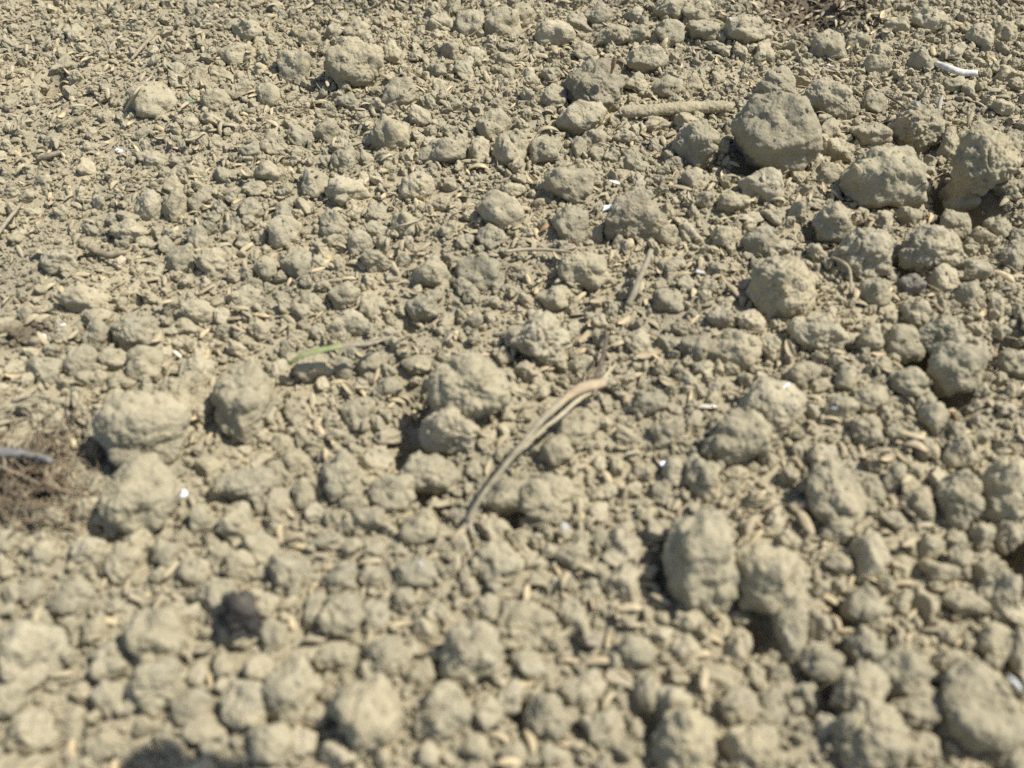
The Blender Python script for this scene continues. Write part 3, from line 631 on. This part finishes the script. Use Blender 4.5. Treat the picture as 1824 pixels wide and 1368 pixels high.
# ------------------------------------------------------------------ tubes: straw, twigs, roots
def tube(pts, rad, sides=8, flat=1.0, rough=0.0, seed=0, sub=4):
    P_ = [np.array(p, float) for p in pts]; rad = list(rad)
    # Catmull-Rom refinement
    Q, Rr = [], []
    n = len(P_)
    for i in range(n-1):
        p0, p1, p2, p3 = P_[max(i-1, 0)], P_[i], P_[i+1], P_[min(i+2, n-1)]
        for s in range(sub):
            t = s/sub
            Q.append(.5*((2*p1)+(-p0+p2)*t+(2*p0-5*p1+4*p2-p3)*t*t+(-p0+3*p1-3*p2+p3)*t**3)); Rr.append(rad[i]*(1-t)+rad[i+1]*t)
    Q.append(P_[-1]); Rr.append(rad[-1])
    rs = np.random.RandomState(seed)
    vs, fs = [], []
    m = len(Q)
    for i in range(m):
        d = Q[min(i+1, m-1)]-Q[max(i-1, 0)]; d /= np.linalg.norm(d)+1e-12
        a = np.cross(d, [0, 0, 1.0]); a /= np.linalg.norm(a)+1e-9; b = np.cross(a, d)
        for k in range(sides):
            th = 2*math.pi*k/sides
            rr = Rr[i]*(1+rough*rs.normal())
            vs.append(Q[i]+a*rr*math.cos(th)+b*rr*flat*math.sin(th))
    for i in range(m-1):
        for k in range(sides):
            fs.append([i*sides+k, i*sides+(k+1) % sides, (i+1)*sides+(k+1) % sides, (i+1)*sides+k])
    fs.append(list(range(sides))[::-1]); fs.append([(m-1)*sides+k for k in range(sides)])
    return vs, fs
def px_path(pp, lift):
    """photo points -> places just above the surface; lift in metres, one number or one per point"""
    out = []
    for k, (x, y) in enumerate(pp):
        p, n = ground_hit(x, y)
        l = lift[k] if isinstance(lift, (list, tuple)) else lift
        v = (Vector(C0)-p); out.append(np.array(p + v*(l/v.z)))
    return out
def height_path(pp, zs):
    return [on_plane(x, y, z)[0] for (x, y), z in zip(pp, zs)]
def scale_at(p): return float((np.array(p)-C0) @ FW)/FPX
def tube_obj(name, pts, rpx, m, parent=None, **kw):
    rr = [r*scale_at(p) for r, p in zip(rpx, pts)]
    base = np.array(pts[0]) if parent is None else np.array(parent.location)
    vs, fs = tube([np.array(p)-base for p in pts], rr, **kw)
    o = link(name, mesh_from(name, vs, fs, m), tuple(base) if parent is None else (0, 0, 0), parent)
    return o

# the dry straw stalk lying across the middle
pts = height_path([(832, 932), (858, 884), (905, 822), (950, 766), (985, 728), (1015, 703)], [.006, .010, .014, .016, .015, .013])
stalk = bpy.data.objects.new('straw_stalk', None); COL.objects.link(stalk); stalk.location = tuple(pts[0])
stalk.empty_display_size = .01
tube_obj('stem', pts, [4.5, 5, 5.5, 6, 6.5, 7], STRAW, stalk, flat=.6, rough=.05, sides=10)
p2 = height_path([(975, 742), (1005, 712), (1030, 694), (1055, 686), (1078, 682)], [.0150, .0140, .0140, .0135, .0125])
tube_obj('leaf', height_path([(925, 806), (962, 768), (996, 742), (1030, 712), (1052, 700)], [.0135, .0150, .0150, .0140, .0130]), [1.5, 3.5, 4.5, 4.5, 2], STRAW, stalk, flat=.3, sides=8, rough=.06)
tube_obj('sheath', p2, [4, 7, 10, 12, 7], SHEATH, stalk, flat=.7, rough=.05, sides=12)
for k, (pp, zz) in enumerate([([(1068, 682), (1085, 660), (1098, 650)], [.012, .010, .006]), ([(1060, 676), (1072, 640), (1080, 606), (1078, 590)], [.0125, .011, .008, .006]),
                       ([(832, 930), (826, 960), (838, 995)], [.006, .005, .004]), ([(834, 934), (850, 965), (880, 985)], [.006, .004, .003]), ([(832, 930), (812, 952), (800, 985)], [.006, .004, .003]), ([(1072, 684), (1100, 672), (1128, 668)], [.012, .009, .006])]):
    tube_obj('fibre', height_path(pp, zz), [2.2 if k != 1 else 4.5]*len(pp), [STRAW, DARKROOT][k == 1], stalk, sides=6, rough=.1)
fr = random.Random(9)
for k in range(13):
    x0, y0 = (fr.uniform(1035, 1085), fr.uniform(675, 695)) if k < 7 else (fr.uniform(828, 842), fr.uniform(918, 936))
    a0 = fr.uniform(-.4, 1.9) if k < 7 else fr.uniform(3.3, 5.6); ln = fr.uniform(14, 40)
    tube_obj('fibre', height_path([(x0+ln*u*math.cos(a0+.5*u), y0-ln*u*math.sin(a0+.5*u)) for u in (0, .5, 1)], [.012, .010, .007] if k < 7 else [.006, .0045, .003]), [1.6, 1.3, .7], [STRAW, ROOT, HUSKP][k % 3], stalk, sides=5, rough=.1)
tag(stalk, 'long dry straw stalk with a swollen reddish end lying aslant across the centre', 'straw')
# short twig leaning up
tw = tube_obj('twig', height_path([(1118, 545), (1134, 510), (1148, 476), (1160, 446)], [.003, .008, .011, .013]), [5.5, 6, 5.5, 4.5], STRAW, sides=8, rough=.1)
tag(tw, 'short dry twig leaning upright beside the overhanging angular clod', 'twig')
bh = tube_obj('brown_husk', height_path([(1089, 130), (1092, 116), (1096, 100)], [.017, .021, .025]), [3.5, 5.5, 3], HUSKB, flat=.6, sides=10)
tag(bh, 'brown husk standing upright on top of the coarse dark-sided clod', 'husk')
# green blade
gpts = height_path([(512, 648), (535, 634), (562, 626), (592, 619), (606, 616)], [.008, .011, .0125, .0135, .0135])
gb = bpy.data.objects.new('grass_blade', None); COL.objects.link(gb); gb.location = tuple(gpts[0]); gb.empty_display_size = .01
tube_obj('green_part', gpts, [2.5, 6, 7.5, 7, 6], GREEN, gb, flat=.22, sides=8)
tube_obj('dry_part', height_path([(600, 617), (630, 613), (660, 611), (700, 598)], [.0135, .0125, .0115, .009]), [6, 6, 5, 2], STRAW, gb, flat=.25, sides=8)
tag(gb, 'narrow grass blade, green at its left and dry at its right', 'grass blade')
# twigs and sticks
def stick(name, pp, lift, rpx, m, label, cat, **kw):
    o = tube_obj(name, px_path(pp, lift), rpx, m, **kw); tag(o, label, cat); return o
stick('twig', [(234, 106), (246, 92), (262, 74), (280, 56)], .0016, [2, 3.2, 4, 5.5], TWIG, 'thin brown twig with a thicker upper end, top left corner', 'twig', rough=.08)
stick('twig', [(67, 284), (86, 278), (108, 272)], .0012, [5, 5.5, 5], TWIG, 'short stubby brown twig near the left edge, upper left', 'twig', rough=.06)
stick('twig', [(-12, 428), (8, 400), (24, 380), (38, 362)], .004, [3.5, 3.5, 3.5, 3], STRAW, 'slim straw-coloured twig poking in at the left edge', 'twig', rough=.05)
stick('curled_stick', [(156, 438), (172, 448), (192, 454), (224, 450)], .0022, [5, 6.5, 6.5, 4], TWIG, 'curled greyish stick lying right of the low notched clod', 'stick', rough=.1)
stick('rootlet', [(1545, 156), (1570, 166), (1592, 178), (1612, 192)], .0014, [2, 2.2, 2.2, 1.6], DARKROOT, 'dark curved rootlet right of the wide smooth clod', 'rootlet', rough=.05)
stick('rootlet', [(1480, 458), (1502, 468), (1514, 484), (1516, 522)], .003, [2.6, 3.4, 3.4, 2.6], STRAW, 'bent pale rootlet left of the large upright clod', 'rootlet', rough=.05)
stick('rootlet', [(1310, 905), (1350, 899), (1390, 898), (1412, 905)], .003, [1.6, 1.8, 1.8, 1.5], TWIG, 'fine brown rootlet left of the tall flaky clod', 'rootlet')
stick('straw_fibre', [(905, 952), (925, 944), (960, 934), (1000, 926)], .006, [2, 2.2, 2, 1.4], STRAW, 'fine pale fibre curving under the faceted pale clod', 'fibre')
stick('straw_fibre', [(900, 448), (940, 444), (985, 446), (1022, 450)], .003, [3, 3.4, 3, 2], STRAW, 'straight pale fibre above the overhanging angular clod', 'fibre')
stick('straw_fibre', [(690, 408), (720, 400), (745, 392), (760, 380)], .003, [1.5, 1.8, 1.6, 1.2], STRAW, 'thin arching fibre left of the smooth round-topped clod', 'fibre')
stick('straw_fibre', [(222, 198), (232, 180), (245, 160), (272, 134)], .002, [2, 2.2, 2.2, 1.5], STRAW, 'pale straw sliver leaning on the half-buried domed clod', 'fibre')
stick('white_stick', [(1668, 114), (1690, 121), (1712, 129), (1740, 130)], .0022, [5.5, 6, 6.5, 5.5], WHITE, 'bright white chalky stick near the upper right corner', 'stick', rough=.03)
stick('grey_stick', [(-20, 806), (20, 808), (58, 812), (92, 822)], .006, [10, 10, 9, 6], GREYWOOD, 'smooth grey stick poking in from the left edge above the roots', 'stick', rough=.05)
stick('pale_shard', [(1818, 1230), (1806, 1214), (1796, 1203)], .012, [5, 5, 3], WHITE, 'pale slender shard at the right edge by the huge corner clod', 'shard')
# dirt-caked stick
sp = height_path([(1103, 199), (1150, 197), (1205, 194), (1250, 191), (1285, 190), (1305, 190)], [.0040, .0044, .0040, .0032, .0022, .0008])
ds = tube_obj('caked_stick', sp, [9, 12, 11.5, 12, 13, 8], SOIL, sides=28, sub=26, flat=.9)
_v = np.empty(len(ds.data.vertices)*3, np.float32); ds.data.vertices.foreach_get('co', _v); _v = _v.reshape(-1, 3)
_n = np.empty(len(ds.data.vertices)*3, np.float32); ds.data.vertices.foreach_get('normal', _n); _n = _n.reshape(-1, 3)
_d = .0008*gn(_v*90.0+4) + .0004*(np.abs(gn(_v*300.0+9))*1.8-.3) + .0005*gn(_v*700.0) + .0012*np.clip((_v[:, :1]*14-.25), 0, 1)[:, 0]*gn(_v*200.0+20)
ds.data.vertices.foreach_set('co', (_v+_n*_d[:, None]).astype(np.float32).ravel()); ds.data.update()
tag(ds, 'long straight stick caked in dry earth above the lumpy clod', 'stick')

# lumps, chips and flakes
def lump(name, px, py, wd, ht, m, label, cat, lift=.3, dep=None, level=5, knob=1.0, blocky=1.0, seed=3, tilt=0):
    p, n = ground_hit(px, py)
    t = scale_at(p); a, b = wd/2*t, ht/2*t
    rs = np.random.RandomState(seed)
    v, f = clod_shape(level, (a, b, dep or .5*(a+b)), rs, knob=knob, blocky=blocky)
    ct, st = math.cos(math.radians(tilt)), math.sin(math.radians(tilt))
    v = v @ (R3 @ np.array([[ct, -st, 0], [st, ct, 0], [0, 0, 1]])).T
    o = link(name, mesh_from(name, v, f, m), tuple(p + n*(lift*min(a, b))))
    tag(o, label, cat); return o
lump('charcoal_lump', 434, 1122, 76, 98, CHAR, 'black charcoal lump with a crumbly face, lower left', 'charcoal', lift=.95, knob=2.0, seed=24)
def chip(name, px, py, wd, ht, thick, m, label, cat, ang=0, seed=1, roll=0.0, tilt=0.0):
    """a thin irregular plate with broken edges"""
    p, n = ground_hit(px, py); t = scale_at(p)
    rs = np.random.RandomState(seed); k = 9
    th = np.sort(rs.uniform(0, 2*math.pi/k*.6, k)+np.arange(k)*2*math.pi/k)
    rr = rs.uniform(.6, 1.12, k)
    rim = [(wd/2*t*rr[i]*math.cos(th[i]), ht/2*t*1.25*rr[i]*math.sin(th[i])) for i in range(k)]
    vs = [(x*.9, y*.9, thick/2+thick*.3*rs.normal()*.3) for x, y in rim] + [(x, y, 0) for x, y in rim] + [(x*.88, y*.88, -thick/2) for x, y in rim] + [(0, 0, thick*.62), (0, 0, -thick*.5)]
    fs = []
    for i in range(k):
        j = (i+1) % k
        fs += [[3*k, i, j], [i, k+i, k+j, j], [k+i, 2*k+i, 2*k+j, k+j], [3*k+1, 2*k+j, 2*k+i]]
    o = link(name, mesh_from(name, vs, fs, m, smooth=False))
    M = lay(n, ang, p, roll=roll) @ Matrix.Rotation(tilt, 3, 'Y')
    o.matrix_world = Matrix.LocRotScale(p + n*thick*.5, M.to_quaternion(), (1, 1, 1))
    tag(o, label, cat); return o
chip('wood_chip', 1170, 942, 46, 36, .0016, BARK, 'ribbed weathered wood chip left of the tall thick clod', 'wood chip', -25, 1)
chip('bark_chip', 1056, 1140, 46, 26, .0012, BARK, 'small smooth bark chip above the two yellow husks, bottom middle', 'wood chip', -10, 2)
chip('bark_chip', 1105, 1212, 78, 34, .0018, BARK, 'long grey-brown bark chip beside the round clod, bottom middle', 'wood chip', -22, 3)
chip('white_flake', 1630, 188, 24, 16, .0008, WHITE, 'small white flake left of the grey tooth-like shell bit', 'flake', -40, 4)
chip('shell_bit', 1674, 192, 18, 40, .0012, HUSKP, 'pale grey tooth-like shell bit below the white stick', 'shell', 5, 5, tilt=.2)
chip('white_flake', 78, 602, 14, 18, .0008, WHITE, 'bright white flake beside the dark patch at the left edge', 'flake', 20, 6)
chip('white_flake', 113, 580, 12, 9, .0006, WHITE, 'tiny white flake up right of the dark patch, left side', 'flake', -20, 7)
chip('white_flake', 1094, 326, 26, 10, .0008, WHITE, 'white flake lying just above the glinting dark clod', 'flake', -20, 8)
chip('white_flake', 846, 742, 16, 14, .0008, WHITE, 'white flake wedged between the big central clod and the tucked-under clod', 'flake', 10, 9)
chip('mica_flake', 1078, 372, 17, 26, .0007, MICA_GLINT, 'bluish glinting flake on the left edge of the dark gritty clod', 'flake', -60, 10, roll=.3)
chip('mica_flake', 1102, 368, 16, 16, .0007, WHITE, 'silvery flake on top of the dark gritty clod', 'flake', 30, 11, roll=.5)  # white colour stands in for the glint of this flake
chip('mica_flake', 1404, 687, 24, 12, .0006, MICA_GLINT, 'bluish flake on top of the tall rough clod at right', 'flake', 0, 12, roll=.4)
chip('mica_flake', 1486, 728, 13, 13, .0005, MICA_GLINT, 'silvery flake on the clod right of the bluish-glint clod', 'flake', 0, 13, roll=.5)
chip('mica_flake', 326, 880, 22, 14, .0006, MICA_GLINT, 'glinting silvery flake right of the lower stacked clod', 'flake', 25, 14, roll=.4)
chip('mica_flake', 750, 1006, 13, 11, .0005, MICA_GLINT, 'tiny silvery flake on the low clod above bottom middle', 'flake', 0, 15, roll=.5)
chip('mica_flake', 212, 269, 22, 8, .0006, MICA_GLINT, 'bluish white sliver right of the stubby twig, upper left', 'flake', -15, 16, roll=.3)
chip('white_flake', 1182, 828, 0.1+14, 12, .0006, MICA_GLINT, 'silvery flake left of the pointed shaded clod', 'flake', 20, 17, roll=.4)
chip('white_flake', 1005, 940, 24, 14, .0007, WHITE, 'whitish flake under the faceted pale clod', 'flake', -35, 18)
chip('white_flake', 1480, 118, 24, 10, .0008, HUSKP, 'pale grey flake below the clods left of the white stick', 'flake', 0, 19)
chip('white_flake', 110, 446, 20, 6, .0006, WHITE, 'thin white sliver above the low notched clod', 'flake', 8, 20)
chip('green_flake', 340, 182, 18, 8, .0008, TEAL, 'dull green flake right of the half-buried domed clod', 'flake', 10, 21)
chip('green_flake', 176, 204, 16, 10, .0008, TEAL, 'dull green flake left of the half-buried domed clod', 'flake', 20, 22)
chip('white_flake', 928, 42, 9, 8, .0008, WHITE, 'tiny white speck at the top edge right of the broad clod', 'flake', 20, 23)
chip('white_flake', 1300, 35, 9, 8, .0008, WHITE, 'tiny white speck beside the wide hollow-edge clod', 'flake', 20, 24)
chip('white_flake', 1246, 486, 12, 18, .0007, WHITE, 'small white flake under the weathered husk right of the twig', 'flake', 70, 25)

# root tangle at the left edge
rt = bpy.data.objects.new('root_tangle', None); COL.objects.link(rt); rt.empty_display_size = .01
rp, _ = ground_hit(70, 860); rt.location = rp
rr_ = random.Random(3)
for k in range(120):
    cx, cy = rr_.gauss(62, 60), rr_.choice([rr_.gauss(790, 45), rr_.gauss(870, 30)])
    a0 = rr_.uniform(0, 6.28); ln = rr_.uniform(45, 130); bend = rr_.uniform(-1.4, 1.4)
    pp = []; x, y = cx, cy
    for s in range(5):
        pp.append((x, y)); x += math.cos(a0+bend*s*.4)*ln/4; y += math.sin(a0+bend*s*.4)*ln/4*.7
    if min(p[0] for p in pp) < -60 or max(p[0] for p in pp) > 182: continue
    h0 = rr_.uniform(.002, .008)
    pts = height_path(pp, [h0+rr_.uniform(-.002, .0025) + .002*math.sin(s) for s in range(5)])
    rw = rr_.choice([.7, .9, 1.1, 1.3, 2.0])
    tube_obj('root', pts, [rw*1.2, rw, rw, rw*.8, rw*.5], [ROOT, ROOT, TWIG][k % 3], rt, sides=5, sub=3)
for k in range(26):
    x0, y0 = rr_.uniform(20, 150), rr_.uniform(720, 920); a0 = rr_.uniform(-.9, .9); pp = [(x0+i*17*math.cos(a0+.25*i), y0+i*13*math.sin(a0+.25*i)) for i in range(5)]
    tube_obj('root', px_path(pp, [.0015, .0025, .002, .0015, .0005]), [1.1, 1.1, 1, .9, .5], [ROOT, TWIG, STRAW][k % 3], rt, sides=5, sub=3)
for pp in ([(-10, 742), (30, 722), (65, 712), (118, 722)], [(20, 715), (60, 705), (100, 712), (120, 720)], [(130, 705), (152, 735), (160, 760), (150, 790)]):
    tube_obj('root', height_path(pp, [.009, .010, .010, .007]), [2.4, 2.4, 2, 1.5], STRAW, rt, sides=6)
tag(rt, 'tangle of fine brown roots at the left edge below the grey stick', 'roots')

# ------------------------------------------------------------------ unseen hand, added above the frame and shaped to throw the bottom-edge shadow
def hand():
    tip_s = on_plane(318, 1291, .006)[0]                      # where the shadow of the two long fingers ends
    H = .245
    ox = tip_s[0] + (H-.006)*sdir.x/sdir.z; oy = tip_s[1] + (H-.006)*sdir.y/sdir.z
    V, E, Rd = [], [], []
    def add(p, r, par=None):
        V.append((ox+p[0], oy+p[1], H+p[2])); Rd.append(r)
        if par is not None: E.append((par, len(V)-1))
        return len(V)-1
    wr = add((-.004, -.175, .012), .026)
    pal = add((-.004, -.135, .010), .030, wr)
    fore = add((.02, -.28, .030), .032, wr); elb = add((.09, -.42, .045), .040, fore)
    chains = [((.013, -.082, .010), [(.012, -.050, .006), (.010, -.025, -.002), (.008, -.007, -.010)], .0095),
              ((-.007, -.080, .012), [(-.007, -.045, .009), (-.006, -.020, .000), (-.005, -.004, -.009)], .0098),
              ((-.027, -.086, .010), [(-.030, -.060, .005), (-.032, -.044, -.006), (-.033, -.034, -.016)], .0088),
              ((-.044, -.096, .006), [(-.049, -.078, .000), (-.051, -.064, -.009), (-.052, -.056, -.017)], .0078)]
    for kn, seg, r in chains:
        q = add(kn, .012, pal)
        for p in seg: q = add(p, r, q); r *= .93
    th = add((.024, -.128, .002), .014, pal); th = add((.040, -.104, -.004), .0115, th); add((.046, -.078, -.008), .0095, th)
    me = bpy.data.meshes.new('added_hand'); me.from_pydata(V, E, [])
    o = link('added_hand', me)
    sk = o.modifiers.new('skin', 'SKIN'); sk.use_smooth_shade = True
    for i, d in enumerate(me.skin_vertices[0].data): d.radius = (Rd[i], Rd[i]*.72 if i in (0, 1) else Rd[i]); d.use_root = (i == 0)
    o.modifiers.new('sub', 'SUBSURF').render_levels = 2
    m, t, b = mat('skin'); b.inputs['Base Color'].default_value = (.36, .21, .14, 1); b.inputs['Roughness'].default_value = .55
    n = N(t, 'ShaderNodeTexNoise', Scale=300.0); bp = N(t, 'ShaderNodeBump', Strength=.3, Distance=.0004); t.links.new(n.outputs['Fac'], bp.inputs['Height']); t.links.new(bp.outputs[0], b.inputs['Normal'])
    me.materials.append(m)
    return tag(o, 'unseen hand added above the frame to cast the shadow on the bottom edge', 'added_hand')
hand()

# ------------------------------------------------------------------ labels that single out the rest by their nearest landmark
LMK = list(LAND_OBJ) + [(434, 1120, 'the black charcoal lump'), (950, 775, 'the long straw stalk'), (1134, 500, 'the upright twig'), (590, 622, 'the green grass blade'), (80, 830, 'the root tangle'),
                        (1704, 122, 'the bright white stick'), (1220, 192, 'the dirt-caked stick'), (86, 278, 'the stubby left twig'), (257, 80, 'the thin top-left twig')]
ASP = 1.0
def sector(dx, dy):
    a = math.degrees(math.atan2(-dy, dx)) % 360
    return ['right of', 'to upper right of', 'above', 'to upper left of', 'left of', 'to lower left of', 'below', 'to lower right of'][int(((a+22.5) % 360)//45)]
ORD = ['nearest', 'second nearest', 'third nearest', 'fourth nearest', 'fifth nearest', 'sixth nearest', 'seventh nearest', 'eighth nearest', 'ninth nearest', 'tenth nearest', 'eleventh nearest', 'twelfth nearest']
kinds = {}
for t in things: kinds.setdefault(t[1], []).append(t)
for kd, lst in kinds.items():
    for o, _, px, py, size, named in lst:
        if named: continue
        best = None
        for lx, ly, ph in sorted(LMK, key=lambda q: (q[0]-px)**2+(q[1]-py)**2)[:3]:
            sct = sector(px-lx, py-ly); d = math.hypot(px-lx, py-ly)
            rank = sum(1 for t in lst if t[0] is not o and sector(t[2]-lx, t[3]-ly) == sct and math.hypot(t[2]-lx, t[3]-ly) < d and (t[2], t[3]) != (lx, ly))
            if best is None or rank < best[0]: best = (rank, sct, ph)
        rank, sct, ph = best
        noun = 'tan clod' if kd == 'clod' else husk_label(kd[-1])
        if kd == 'clod': 
            o_sz = 'small' if size < 44 else ('mid-sized' if size < 62 else 'big')
            noun = o_sz + ' ' + noun
        o['label'] = '%s, %s %s %s' % (noun, ORD[min(rank, 11)], sct, ph)
print('THINGS', len(things), 'crumbs', len(crumbs), 'husk stuff', len(hp))
